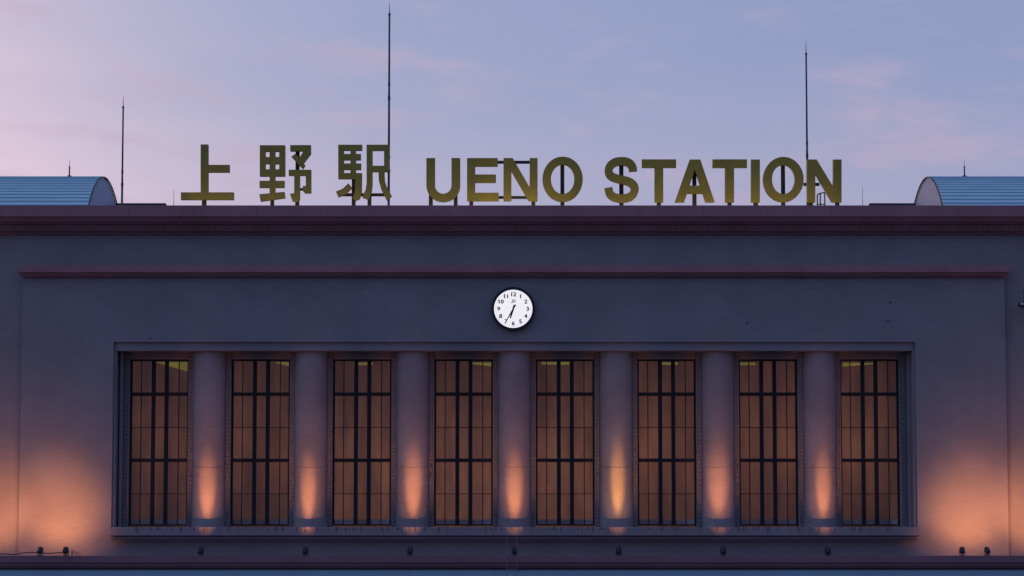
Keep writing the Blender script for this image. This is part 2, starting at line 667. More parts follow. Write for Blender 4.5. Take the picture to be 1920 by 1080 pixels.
# windows: frame > mullions, transoms, glazing bars, panes (all shared meshes)
z_rows = [zw0 + 0.035, azz(926, YW), azz(863, YW), azz(801.5, YW), azz(739, YW), zw1 - 0.04]
fr = [0.045, 20.0 / 109.5, 43.0 / 109.5, 67.5 / 109.5, 90.5 / 109.5]
xb = [wwid * t for t in fr[1:]]
FWD = 0.065
fm = MB()
fm.box(0, FWD, 0, 0.10, zw0, zw1)
fm.box(wwid - FWD, wwid, 0, 0.10, zw0, zw1)
fm.box(FWD, wwid - FWD, 0, 0.10, zw0, zw0 + 0.05)
fm.box(FWD, wwid - FWD, 0, 0.10, zw1 - 0.06, zw1)
fm = fm.mesh('window', M['frame'])
zi0, zi1 = zw0 + 0.05, zw1 - 0.06
mull = MB().box(-0.075, 0.075, -0.01, 0.09, zi0, zi1, 0.008).mesh('mullion', M['frame'])
trans = MB().box(FWD, wwid - FWD, -0.014, 0.086, -0.066, 0.066, 0.008).mesh('transom', M['frame'])
vbar = MB().box(-0.017, 0.017, 0.02, 0.07, zi0, zi1).mesh('glazing_bar', M['frame'])
hbar = MB().box(FWD, wwid - FWD, 0.022, 0.068, -0.014, 0.014).mesh('glazing_bar', M['frame'])
cols = [(FWD, xb[0]), (xb[0], xb[1]), (xb[1], xb[2]), (xb[2], xb[3]), (xb[3], wwid - FWD)]
pane_meshes = {}
zr = [zi0, z_rows[1], z_rows[2], z_rows[3], z_rows[4], zi1]
for k, (a, b) in enumerate(wx):
    win = link('window', fm, BL, (a, YW, 0))
    for i in (1, 2):
        link('mullion', mull, win, (xb[i], 0, 0))
    for i in (0, 3):
        link('glazing_bar', vbar, win, (xb[i], 0, 0))
    for i in (2, 4):
        link('transom', trans, win, (0, 0, z_rows[i]))
    for i in (1, 3):
        link('glazing_bar', hbar, win, (0, 0, z_rows[i]))
    for c in range(5):
        for r in range(5):
            if (c, r) not in pane_meshes:
                x0, x1 = cols[c]
                y0 = 0.044
                pane_meshes[(c, r)] = MB().add([(x0, y0, zr[r]), (x1, y0, zr[r]), (x1, y0, zr[r + 1]), (x0, y0, zr[r + 1])], [(0, 1, 2, 3)]).mesh('pane', M['glass'])
            link('pane', pane_meshes[(c, r)], win)
    MB().box(0.04, wwid - 0.04, 0.16, 0.26, zw0 + 0.0, zw0 + 0.235).build('inner_board', M['ledgein'], win)

# rooms behind
mb = MB()
mb.box(-XE, XE, 5.0, 5.2, z_led - 0.05, z_roof - 0.3)
mb.box(-XE, XE, 1.6, 5.0, zw0 - 0.5, zw0 - 0.25)
mb.box(-XE, XE, 1.6, 5.0, zw1 + 0.35, zw1 + 0.6)
mb.build('inner_room', M['inside'], BL)
mb = MB()
mb.box(-XE - 0.3, -XE, 0.3, 9.0, 0, z_par - 0.3)
mb.box(XE, XE + 0.3, 0.3, 9.0, 0, z_par - 0.3)
mb.build('end_wall', M['wall'], BL)
MB().box(-XE, XE, 0.16, 9.0, z_roof - 0.24, z_roof).build('flat_roof', M['roofdeck'], BL)

# trim cornice over the panel, laid from blocks
YT = -0.36
xt0, xt1 = ax(33.5, YT, 505), ax(1895.5, YT, 505)
za, zb_, zc_ = azz(498, YT), azz(510.3, YT), azz(518, YT + 0.16)
trimback = MB().box(xl - 0.02, xr + 0.02, -0.16, YO - 0.002, zc_ + 0.01, za - 0.03).build('panel_cornice', M['trim'], BL)
n = 62
bl = (xt1 - xt0) / n
up = MB().prism([(YT, zb_), (-0.10, zb_), (-0.10, za + 0.05), (YT + 0.10, za + 0.015), (YT, za - 0.02)][::-1], 0.003, bl - 0.003).mesh('cornice_block', M['trim'])
lo = MB().prism([(YT + 0.16, zc_), (-0.14, zc_), (-0.14, zb_ - 0.012), (YT + 0.05, zb_ - 0.012), (YT + 0.07, zb_ - 0.06), (YT + 0.16, zc_ + 0.03)][::-1], 0.003, (xr - xl + 0.2) / n - 0.003).mesh('cornice_moulding_block', M['trim'])
for i in range(n):
    o = link('cornice_block', up, trimback, (xt0 + i * bl, random.uniform(-.006, .006), random.uniform(-.004, .004)))
    link('cornice_moulding_block', lo, trimback, (xl - 0.1 + i * (xr - xl + 0.2) / n, random.uniform(-.005, .005), 0))

# main cornice along the roof edge
ys = [-0.55, -0.40, -0.26, -0.10]
z1, z2, z3, z4, z5 = azz(406, -0.55), azz(408, -0.42), azz(415.3, -0.42), azz(419.5, -0.26), azz(434, -0.02)
corn = MB().prism([(-0.50, z_par - 0.02), (-0.12, z_par - 0.02), (-0.12, z_roof + 0.12), (0.15, z_roof + 0.12), (0.15, z_roof - 0.26), (YO + 0.01, z_roof - 0.26), (YO + 0.01, z5), (-0.0, z5), (-0.05, z5 + 0.05), (-0.05, z4), (-0.26, z4), (-0.26, z3), (-0.36, z3), (-0.44, z2 - 0.05), (-0.44, z2), (-0.50, z2)][::-1], -XE, XE).build('main_cornice', M['trim'], BL)
n = 20
fb = 2 * XE / n
fas = MB().box(0.002, fb - 0.002, -0.55, -0.10, z1, z_par, 0.006).mesh('fascia_block', M['trim'])
for i in range(n):
    link('fascia_block', fas, corn, (-XE + i * fb, random.uniform(-.004, .004), 0))
mb = MB()
n = int(40.5 / 0.10)
for i in range(n):
    x = -20.2 + i * 0.10
    zc = (z3 + z4) / 2
    v = [(x + 0.05, -0.30, zc)] + [(x + 0.05 + 0.042 * math.cos(t * math.pi / 3), -0.258, zc + 0.032 * math.sin(t * math.pi / 3)) for t in range(6)]
    mb.add(v, [(0, q + 1, (q + 1) % 6 + 1) for q in range(6)])
o = mb.build('bead_row', M['trim'], corn)
o['kind'] = 'stuff'
ob = 0.24
zo = (z4 + z5) / 2
hh = (z4 - z5)
om = MB()
om.box(-0.105, 0.105, -0.13, -0.045, zo - hh * 0.42, zo - hh * 0.28)
om.box(-0.105, -0.075, -0.17, -0.045, zo - hh * 0.28, zo + hh * 0.40)
om.box(0.075, 0.105, -0.17, -0.045, zo - hh * 0.28, zo + hh * 0.40)
om.box(-0.035, 0.035, -0.20, -0.045, zo - hh * 0.20, zo + hh * 0.12, 0.01)
om.box(-0.06, 0.06, -0.17, -0.045, zo + hh * 0.26, zo + hh * 0.40)
om = om.mesh('ornament', M['trim'])
n = int(39.6 / ob)
for i in range(n):
    link('ornament', om, corn, (-19.75 + (i + 0.5) * ob, 0, 0))

# lower projecting block and its ledge
zl1, zl2, zl3 = azz(1055, YL), azz(1065, YL + 0.1), azz(1068, YL + 0.2)
MB().box(-XE, XE, YL + 0.25, 0.35, 0, z_led - 0.1).build('lower_wall', M['lower'], BL)
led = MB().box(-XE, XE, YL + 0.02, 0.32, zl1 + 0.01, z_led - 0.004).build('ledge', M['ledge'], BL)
n = 24
fb = 2 * XE / n
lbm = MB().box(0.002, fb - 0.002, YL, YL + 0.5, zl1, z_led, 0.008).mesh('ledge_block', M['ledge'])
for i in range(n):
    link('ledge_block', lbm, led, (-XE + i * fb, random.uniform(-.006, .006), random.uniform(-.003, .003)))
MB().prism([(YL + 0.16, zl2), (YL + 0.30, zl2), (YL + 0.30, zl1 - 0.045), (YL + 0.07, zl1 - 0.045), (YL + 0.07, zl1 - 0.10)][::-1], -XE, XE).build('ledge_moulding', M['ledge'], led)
MB().box(-XE, XE, YL + 0.2, YL + 0.3, zl3, zl2 - 0.002).build('ledge_fillet', M['steel'], led)
# stepped base at the right hand end of the outer wall
for s in (0, 1, 2):
    MB().box(xr + 0.004, XE, YO - 0.10 + 0.03 * s, YO + 0.1, azz(1042 - 5 * s, YO) - 0.02, azz(1037.5 - 5 * s, YO), 0.01).build('base_course', M['wall'], BL)

# small fixings left in the wall
stud = MB()
stud.tube([(0, 0.01, 0), (0, -0.03, 0)], [0.035, 0.028], 8)
stud = stud.mesh('fixing_stud', M['steel'])
for px, py in ((1665, 602), (1401, 605), (1505, 522.5), (281, 634), (1669, 566)):
    x, z = at(px, py, YP)
    link('fixing_stud', stud, BL, (x, YP, z))

# ------------------------------------------------------------------ curtains and lamps inside
def curtain(k, a, b):
    rnd = random.Random(100 + k)
    W = b - a + 0.5
    n = 70
    ph = [rnd.uniform(0, 6.28) for _ in range(4)]
    fr_ = [rnd.uniform(2.5, 4.0), rnd.uniform(6, 9), rnd.uniform(11, 15), rnd.uniform(1.0, 1.6)]
    rows = 10
    v, f = [], []
    for r in range(rows + 1):
        z = zw0 - 0.2 + (zw1 + 0.3 - zw0 + 0.2) * r / rows
        for i in range(n + 1):
            x = a - 0.25 + W * i / n
            u = x - a
            d = 0.05 * math.sin(u * fr_[0] + ph[0] + 0.03 * r) + 0.022 * math.sin(u * fr_[1] + ph[1]) + 0.012 * math.sin(u * fr_[2] + ph[2]) + 0.06 * math.sin(u * fr_[3] + ph[3])
            v.append((x, 1.92 + d, z))
    for r in range(rows):
        for i in range(n):
            p = r * (n + 1) + i
            f.append((p, p + 1, p + n + 2, p + n + 1))
    o = MB().add(v, f).build('curtain', M['curtain'], None, True)
    return o


ORD = ('first', 'second', 'third', 'fourth', 'fifth', 'sixth', 'seventh', 'eighth')
CL = ['brown lit curtain behind the %s window from the cabled twin lamps' % o_ for o_ in ORD]
LP = [(0.15, 0.1, 2.4, 1.0), (-0.3, 0.2, 2.6, 0.95), (0.3, -1.2, 2.8, 1.3), (0.1, -0.9, 2.6, 1.4), (0.2, -1.2, 2.7, 1.45), (-0.3, -0.3, 2.5, 0.95), (0.5, 0.3, 2.3, 1.0), (-0.5, -0.2, 2.2, 1.1)]
for k, (a, b) in enumerate(wx):
    tag(curtain(k, a, b), CL[k], 'curtain', 'lit curtains behind the tall windows')
    ld = bpy.data.lights.new('hall_light', 'POINT')
    dx, dz, yy, e_ = LP[k]
    ld.energy = 34.0 * e_
    ld.color = (1.0, 0.65, 0.39) if k not in (2, 3, 4) else (1.0, 0.69, 0.47)
    ld.shadow_soft_size = 0.4
    lo_ = bpy.data.objects.new('hall_light', ld)
    C.objects.link(lo_)
    lo_.location = ((a + b) / 2 + dx, 1.92 + yy, (zw0 + zw1) / 2 + dz)

# strip lights hanging inside under the window heads: (window, offset from its left edge, length, slope, drop)
FL = [(0, 1.62, 1.45, 0.0, 0.07), (2, 1.12, 0.75, 0.0, 0.09), (3, 1.75, 0.95, 0.0, 0.09), (4, 0.75, 1.1, 0.0, 0.07),
      (5, 1.22, 0.75, 0.0, 0.08), (6, 0.35, 0.7, 0.0, 0.09), (7, 0.85, 1.4, 0.0, 0.10), (1, 1.88, 0.62, 0.0, 0.07)]
FN = [('wedge-shaped' if f_[0] == 0 else 'short') + ' yellow strip light inside the %s window from the cabled twin lamps' % ORD[f_[0]] for f_ in FL]
for (k, ox, ln, sl_, dr), nm in zip(FL, FN):
    t = thing('strip_light', nm, 'strip light', (wx[k][0] + ox, YW + 0.38, zw1 - dr), 'strip lights inside the windows')
    t.rotation_euler = (0, -math.atan(sl_), 0)
    h0, h1 = {0: (0.02, 0.42), 1: (0.02, 0.17), 3: (0.04, 0.15), 7: (0.15, 0.03)}.get(k, (0.10, 0.10))
    MB().box(-ln / 2, ln / 2, -0.05, 0.05, 0.0, 0.03, 0.006).build('housing', M['inside'], t)
    q = MB()
    v = [(x, y, z) for y in (-0.04, 0.04) for x, z in ((-ln / 2 + 0.02, -0.004), (ln / 2 - 0.02, -0.004), (ln / 2 - 0.02, -h1), (-ln / 2 + 0.02, -h0))]
    q.add(v, [(0, 1, 2, 3), (7, 6, 5, 4), (0, 4, 5, 1), (1, 5, 6, 2), (2, 6, 7, 3), (3, 7, 4, 0)])
    q.build('diffuser', M['fluor'], t)
    MB().tube([(0, 0, 0.04), (0, 0, dr + 0.34)], 0.008, 6).build('hanger', M['steel'], t)

# ------------------------------------------------------------------ clock
ccx, ccz = at(962.3, 579, YP - 0.2)
ck = thing('wall_clock', 'round backlit white clock with black numerals and dark rim on the wall', 'clock', (ccx, YP, ccz))
RO, RI = 0.822, 0.722


def ring(r0, r1, y0, y1, seg=72):
    q = MB()
    v = []
    for i in range(seg):
        c, s = math.cos(2 * math.pi * i / seg), math.sin(2 * math.pi * i / seg)
        v += [(r0 * c, y0, r0 * s), (r1 * c, y0, r1 * s), (r1 * c, y1, r1 * s), (r0 * c, y1, r0 * s)]
    f = []
    for i in range(seg):
        a, b = 4 * i, 4 * ((i + 1) % seg)
        for j in range(4):
            f.append((a + j, a + (j + 1) % 4, b + (j + 1) % 4, b + j))
    return q.add(v, f)


ring(RI, RO, -0.22, 0.0).build('rim', M['bezel'], ck)
q = MB()
q.add([(RI * 1.01 * math.cos(2 * math.pi * i / 72), -0.15, RI * 1.01 * math.sin(2 * math.pi * i / 72)) for i in range(72)], [tuple(range(72))])
dial = q.build('dial', M['dial'], ck)


def text_mesh(s, size, name, material, bold=0.0):
    cu = bpy.data.curves.new(name, 'FONT')
    cu.body = s
    cu.size = size
    cu.align_x = 'CENTER'
    cu.align_y = 'CENTER'
    cu.offset = bold
    cu.extrude = 0.002
    ob_ = bpy.data.objects.new(name, cu)
    C.objects.link(ob_)
    dg = bpy.context.evaluated_depsgraph_get()
    me = bpy.data.meshes.new_from_object(ob_.evaluated_get(dg))
    C.objects.unlink(ob_)
    bpy.data.objects.remove(ob_)
    me.name = name
    me.materials.clear()
    me.materials.append(material)
    return me


def bold_text(s_, size):
    me = text_mesh(s_, size, 'numeral', M['ink'])
    v0 = [v.co.copy() for v in me.vertices]
    f0 = [tuple(p.vertices) for p in me.polygons]
    q = MB()
    for i, (dx, dy) in enumerate(((0, 0), (-0.009, 0), (0.009, 0), (0, 0.007), (0, -0.007))):
        q.add([(v.x + dx, v.y + dy, v.z + 0.0006 * i) for v in v0], f0)
    return q.mesh('numeral', M['ink'])


for h in range(1, 13):
    a = R(90 - 30 * h)
    rad = 0.545
    o = link('numeral', bold_text(str(h), 0.205), dial)
    o.rotation_euler = (math.pi / 2, 0, 0)
    o.scale = (1.12, 1, 1)
    o.location = (rad * math.cos(a), -0.156, rad * math.sin(a) - 0.005)
q = MB()
for i in range(60):
    a = R(6 * i)
    r_ = 0.648
    s = 0.012 if i % 5 == 0 else 0.006
    cxx, czz = r_ * math.cos(a), r_ * math.sin(a)
    q.box(cxx - s, cxx + s, -0.157, -0.151, czz - s, czz + s)
o = q.build('minute_marks', M['ink'], dial)
o['kind'] = 'stuff'


def hand(name, ang, l0, l1, w0, w1, y):
    q = MB()
    d = Vector((math.sin(R(ang)), 0, math.cos(R(ang))))
    p = Vector((math.cos(R(ang)), 0, -math.sin(R(ang))))
    b0, b1 = -d * l0, d * l1
    pts = [b0 - p * w0, b0 + p * w0, b1 + p * w1, b1 - p * w1]
    v = [c + Vector((0, y, 0)) for c in pts] + [c + Vector((0, y - 0.012, 0)) for c in pts]
    q.add(v, [(0, 1, 2, 3), (7, 6, 5, 4), (0, 4, 5, 1), (1, 5, 6, 2), (2, 6, 7, 3), (3, 7, 4, 0)])
    return q.build(name, M['ink'], ck)


hand('hour_hand', 197.5, 0.15, 0.37, 0.036, 0.026, -0.165)
hand('minute_hand', 209.5, 0.18, 0.575, 0.028, 0.014, -0.185)
# rail company monogram
q = MB()
lw = 0.009
J = [(-0.055, 0.055), (-0.02, 0.055), (-0.02, -0.02), (-0.03, -0.05), (-0.06, -0.058), (-0.092, -0.05)]
Rr = [(-0.005, -0.055), (-0.005, 0.035), (0.012, 0.055), (0.06, 0.055), (0.082, 0.04), (0.082, 0.015), (0.06, 0.0), (0.02, 0.0), (0.05, -0.02), (0.092, -0.055)]
for path in (J, Rr):
    for (x0, y0), (x1, y1) in zip(path[:-1], path[1:]):
        d = Vector((x1 - x0, 0, y1 - y0)).normalized()
        p = Vector((d.z, 0, -d.x)) * lw
        e_ = d * lw * 0.8
        A, B = Vector((x0, 0, y0)) - e_, Vector((x1, 0, y1)) + e_
        pts = [A - p, A + p, B + p, B - p]
        dy = random.uniform(0, 0.003)
        v = [c + Vector((0, -0.152, 0.29)) for c in pts] + [c + Vector((0, -0.156 - dy, 0.29)) for c in pts]
        q.add(v, [(0, 1, 2, 3), (7, 6, 5, 4), (0, 4, 5, 1), (1, 5, 6, 2), (2, 6, 7, 3), (3, 7, 4, 0)])
q.build('monogram', M['logo'], dial)

# ------------------------------------------------------------------ roof sign
YG = 0.85          # front of the letters
GD = 0.26          # their depth


def glyph(polys, conv, Y=YG, depth=GD):
    """union of simple polygons given in zoomed picture units -> one extruded mesh"""
    vs, fs = [], []
    for poly in polys:
        area = sum(poly[i][0] * poly[(i + 1) % len(poly)][1] - poly[(i + 1) % len(poly)][0] * poly[i][1] for i in range(len(poly)))
        if abs(area) < 1e-9:
            continue
        pts = [at(*conv(x, y), Y) for x, y in poly]
        ar = sum(pts[i][0] * pts[(i + 1) % len(pts)][1] - pts[(i + 1) % len(pts)][0] * pts[i][1] for i in range(len(pts)))
        if ar < 0:
            pts = pts[::-1]
        o = len(vs)
        vs += [Vector(p) for p in pts]
        fs.append(list(range(o, o + len(pts))))
    ov, oe, of, _, _, off = delaunay_2d_cdt(vs, [], fs, 0, 1e-5)
    tris = [t for t, src in zip(of, off) if len(src)]
    q = MB()
    nv = len(ov)
    v = [(p.x, Y, p.y) for p in ov] + [(p.x, Y + depth, p.y) for p in ov]
    f = [tuple(t) for t in tris] + [tuple(i + nv for i in reversed(t)) for t in tris]
    cnt = {}
    for t in tris:
        for i in range(3):
            a, b = t[i], t[(i + 1) % 3]
            cnt[(a, b)] = 1
    for (a, b) in list(cnt):
        if (b, a) not in cnt:
            f.append((a, b, b + nv, a + nv))
    q.add(v, f)
    me = q.mesh('letter_body', M['gold'])
    return me


def rect(x0, x1, y0, y1):
    return [(x0, y0), (x1, y0), (x1, y1), (x0, y1)]


def arcband(cx, cy, rx, ry, ix, iy, a0, a1, n=40):
    out = []
    for i in range(n):
        p, q_ = R(a0 + (a1 - a0) * i / n), R(a0 + (a1 - a0) * (i + 1) / n)
        out.append([(cx + rx * math.cos(p), cy + ry * math.sin(p)), (cx + rx * math.cos(q_), cy + ry * math.sin(q_)),
                    (cx + ix * math.cos(q_), cy + iy * math.sin(q_)), (cx + ix * math.cos(p), cy + iy * math.sin(p))])
    return out


def stroke(path, hw):
    # smooth the path with Catmull-Rom, then thicken
    P = [Vector((*p, 0)) for p in path]
    pts = []
    for i in range(len(P) - 1):
        p0, p1, p2, p3 = P[max(i - 1, 0)], P[i], P[i + 1], P[min(i + 2, len(P) - 1)]
        for t in (0, .25, .5, .75):
            pts.append(0.5 * ((2 * p1) + (p2 - p0) * t + (2 * p0 - 5 * p1 + 4 * p2 - p3) * t * t + (3 * p1 - p0 - 3 * p2 + p3) * t ** 3))
    pts.append(P[-1])
    L, Rr_ = [], []
    for i, p in enumerate(pts):
        d = (pts[min(i + 1, len(pts) - 1)] - pts[max(i - 1, 0)]).normalized()
        nn = Vector((-d.y, d.x, 0)) * hw
        L.append(p + nn)
        Rr_.append(p - nn)
    return [[(L[i].x, L[i].y), (L[i + 1].x, L[i + 1].y), (Rr_[i + 1].x, Rr_[i + 1].y), (Rr_[i].x, Rr_[i].y)] for i in range(len(pts) - 1)]


c1 = lambda x, y: (320 + x / 4.1543, 250 + y / 4.1543)
c2 = lambda x, y: (770 + x / 4.1548, 250 + y / 4.1548)
c3 = lambda x, y: (1120 + x / 3.84, 250 + y / 3.84)

KAN1 = [rect(233, 292, 86, 462), rect(285, 458, 245, 302), rect(79, 491, 459, 516)]
KAN2 = [rect(694, 738, 92, 333), rect(770, 814, 92, 470), rect(845, 891, 92, 333), rect(730, 850, 92, 140), rect(730, 850, 184, 236), rect(730, 850, 280, 333),
        rect(692, 886, 369, 421), [(690, 474), (886, 455), (892, 502), (700, 529)],
        rect(931, 1092, 91, 137), [(1040, 130), (1092, 130), (1092, 157), (1030, 238), (998, 196)], [(940, 182), (970, 158), (1048, 248), (1027, 276)],
        rect(919, 1094, 283, 327), [(962, 320), (1006, 320), (1006, 515), (985, 531), (948, 527), (928, 472), (962, 465)],
        rect(1052, 1094, 320, 464), [(1028, 410), (1060, 410), (1060, 464), (1045, 464), (1028, 446)]]
KAN3 = [rect(1305, 1349, 88, 353), rect(1345, 1491, 88, 131), rect(1400, 1443, 120, 320), rect(1340, 1481, 160, 206), rect(1340, 1483, 234, 281), rect(1340, 1490, 309, 353),
        [(1438, 330), (1490, 330), (1488, 470), (1470, 510), (1440, 520), (1417, 505), (1436, 450)],
        [(1385, 388), (1412, 424), (1362, 470), (1306, 496), (1286, 453), (1340, 430)],
        rect(1526, 1703, 88, 132), rect(1662, 1703, 120, 290), [(1526, 120), (1572, 120), (1572, 400), (1566, 450), (1540, 515), (1493, 497), (1518, 440), (1526, 390)],
        [(1560, 252), (1703, 252), (1703, 285), (1690, 298), (1560, 298)],
        [(1618, 290), (1664, 290), (1668, 370), (1690, 430), (1722, 486), (1683, 520), (1641, 440), (1621, 370)]]
LU = [rect(122, 190, 192, 406), rect(318, 386, 192, 406)] + arcband(254, 404, 132, 128, 64, 66, 0, 180)
LE = [rect(439, 503, 192, 525), rect(500, 679, 192, 255), rect(500, 665, 320, 382), rect(500, 686, 462, 525)]
LN = [rect(723, 785, 192, 525), rect(927, 989, 192, 525), [(760, 192), (795, 192), (930, 425), (950, 525), (918, 525), (782, 290)]]
LO = arcband(1184, 356, 157, 175, 91, 116, 0, 360, 64)
LS = stroke([(258, 272), (254, 244), (236, 216), (206, 202), (172, 199), (132, 205), (97, 228), (82, 262), (90, 296), (122, 318), (170, 331), (222, 344), (256, 366), (270, 398), (257, 437), (224, 460), (174, 467), (122, 458), (90, 430), (80, 390)], 29)
LT = [rect(321, 568, 187, 245), rect(412, 475, 240, 494)]
LA = [[(665, 188), (704, 188), (704, 256), (626, 494), (558, 494)], [(702, 188), (742, 188), (845, 494), (778, 494), (702, 256)], [(655, 376), (748, 376), (765, 432), (640, 432)]]
LT2 = [rect(830, 1078, 187, 245), rect(920, 985, 240, 494)]
LI = [rect(1107, 1171, 188, 494)]
LO2 = arcband(1340, 331, 146, 162, 82, 106, 0, 360, 64)
LN2 = [rect(1510, 1570, 188, 494), rect(1698, 1759, 188, 494), [(1545, 188), (1580, 188), (1701, 388), (1720, 494), (1690, 494), (1567, 284)]]

# glyph polygons, converter, label, posts (left, right, top) in zoom units, rails (x0, x1, y0, y1)
SIGN = [
    (KAN1, c1, 'gold-green sign character with one upright and two bars, set on roof edge', [(247, 282, 100)], []),
    (KAN2, c1, 'gold-green sign character with four small square holes, set on roof edge', [(779, 808, 150), (973, 1004, 110)], [(1000, 1045, 426, 446)]),
    (KAN3, c1, 'gold-green sign character with splayed legs beside the tallest lightning rod', [(1412, 1442, 110), (1535, 1565, 110)], [(1330, 1700, 466, 490)]),
    (LU, c2, 'gold-green letter U of the roof sign', [(142, 173, 205), (336, 366, 205)], []),
    (LE, c2, 'gold-green letter E of the roof sign', [(457, 488, 205)], []),
    (LN, c2, 'gold-green letter N between E and O, joined to E by two rails', [(940, 971, 205)], [(470, 965, 213, 236), (470, 965, 488, 510)]),
    (LO, c2, 'gold-green letter O before the gap between the two words', [(1166, 1197, 195)], []),
    (LS, c3, 'gold-green letter S of the roof sign', [(157, 188, 190)], []),
    (LT, c3, 'gold-green letter T between S and A', [(427, 457, 200)], []),
    (LA, c3, 'gold-green letter A of the roof sign', [(683, 713, 200)], []),
    (LT2, c3, 'gold-green letter T between A and I', [(935, 965, 200)], []),
    (LI, c3, 'gold-green letter I of the roof sign', [(1122, 1155, 200)], []),
    (LO2, c3, 'gold-green letter O between I and N', [(1322, 1351, 190)], []),
    (LN2, c3, 'gold-green letter N at the end of the sign by the hooped ladder', [(1521, 1551, 200), (1710, 1740, 200)], [(1485, 1600, 356, 378)]),
]
for polys, cv, lab, posts, rails in SIGN:
    t = thing('sign_character' if cv is c1 else 'sign_letter', lab, 'sign letter', (0, 0, 0), 'characters of the roof sign')
    base = at(*cv((posts[0][0] + posts[0][1]) / 2, 500), YG + GD + 0.1)
    t.location = (base[0], YG + GD + 0.1, z_roof)
    off = Matrix.Translation(-Vector(t.location))

    def fix(me):
        me.transform(off)
        return me
    link('letter_body', fix(glyph(polys, cv)), t)
    for x0, x1, yt in posts:
        Yp = YG + GD + 0.004
        X0, Zt = at(*cv(x0, yt), Yp)
        X1, _ = at(*cv(x1, yt), Yp)
        link('post', fix(MB().box(X0, X1, Yp, Yp + 0.14, z_roof, Zt, 0.008).mesh('post', M['steel'])), t)
        link('base_plate', fix(MB().box(X0 - 0.08, X1 + 0.08, Yp - 0.06, Yp + 0.2, z_roof, z_roof + 0.03).mesh('base_plate', M['steel'])), t)
    for x0, x1, y0, y1 in rails:
        Yp = YG + GD + 0.15
        X0, Zt = at(*cv(x0, y0), Yp)
        X1, Zb = at(*cv(x1, y1), Yp)
        link('rail', fix(MB().box(X0, X1, Yp, Yp + 0.07, Zb, Zt, 0.006).mesh('rail', M['steel'])), t)


# ------------------------------------------------------------------ floodlights
def aim(v):
    return Vector(v).normalized().to_track_quat('-Z', 'Y')


def flood_meshes():
    d = {}
    q = MB()
    q.box(-0.085, 0.085, -0.07, 0.07, 0, 0.025, 0.006)
    d['base'] = q.mesh('base', M['lampbody'])
    q = MB()
    q.box(-0.115, -0.10, -0.03, 0.03, 0.02, 0.20)
    q.box(0.10, 0.115, -0.03, 0.03, 0.02, 0.20)
    q.box(-0.10, 0.10, -0.03, 0.03, 0.025, 0.042)
    d['bracket'] = q.mesh('bracket', M['lampbody'])
    # body along local -Z (towards the light), tail at +Z
    prof = [(0.0, 0.15), (0.05, 0.15), (0.075, 0.12), (0.085, 0.02), (0.098, -0.04), (0.102, -0.12), (0.092, -0.12), (0.088, -0.06)]
    q = MB()
    seg = 20
    v = [(r * math.cos(2 * math.pi * i / seg), r * math.sin(2 * math.pi * i / seg), z) for r, z in prof for i in range(seg)]
    f = [(j * seg + i, j * seg + (i + 1) % seg, (j + 1) * seg + (i + 1) % seg, (j + 1) * seg + i) for j in range(len(prof) - 1) for i in range(seg)]
    q.add(v, f)
    for z in (0.03, 0.055, 0.08, 0.105):
        vv = [(0.094 * math.cos(2 * math.pi * i / seg), 0.094 * math.sin(2 * math.pi * i / seg), zz) for zz in (z - 0.005, z + 0.005) for i in range(seg)]
        q.add(vv, [(i, (i + 1) % seg, seg + (i + 1) % seg, seg + i) for i in range(seg)] + [tuple(range(seg)), tuple(range(seg, 2 * seg))])
    d['body'] = q.mesh('body', M['lampbody'], True)
    q = MB()
    q.add([(0.088 * math.cos(2 * math.pi * i / seg), 0.088 * math.sin(2 * math.pi * i / seg), -0.055) for i in range(seg)], [tuple(range(seg))])
    d['lens'] = q.mesh('lens', M['lens'])
    return d


FM = flood_meshes()


def flood(x, y, z, target, label, group, energy, spill, color, size, blend, yaw=0.0, soft=0.05, narrow=1.0, spsize=100, spel=62, spx=1.0):
    t = thing('floodlight', label, 'floodlight', (x, y, z), group)
    t.rotation_euler = (0, 0, yaw)
    link('base', FM['base'], t)
    link('bracket', FM['bracket'], t)
    inv = Matrix.Rotation(-yaw, 3, 'Z')
    pivot = Vector((0, 0, 0.185))
    dr = inv @ (Vector(target) - (Vector((x, y, z)) + pivot))
    qn = aim(dr)
    b = link('body', FM['body'], t, pivot)
    b.rotation_mode = 'QUATERNION'
    b.rotation_quaternion = qn
    link('lens', FM['lens'], b)
    for nm_, en, sz, sub in (('beam', energy, size, narrow), ('spill', spill, spsize, spx)):
        ld = bpy.data.lights.new(nm_, 'SPOT')
        ld.energy = en
        ld.color = color
        ld.spot_size = R(sz)
        ld.spot_blend = blend if nm_ == 'beam' else 1.0
        ld.shadow_soft_size = soft
        lo_ = bpy.data.objects.new(nm_, ld)
        C.objects.link(lo_)
        lo_.parent = t
        lo_.location = pivot + dr.normalized() * 0.13
        lo_.rotation_mode = 'QUATERNION'
        if nm_ == 'beam':
            lo_.rotation_quaternion = qn
        else:
            up_ = Vector((dr.x, dr.y, 0)).normalized() * math.cos(R(spel)) + Vector((0, 0, math.sin(R(spel))))
            lo_.rotation_quaternion = aim(up_)
        lo_.scale = (sub, 1, 1)
    return t


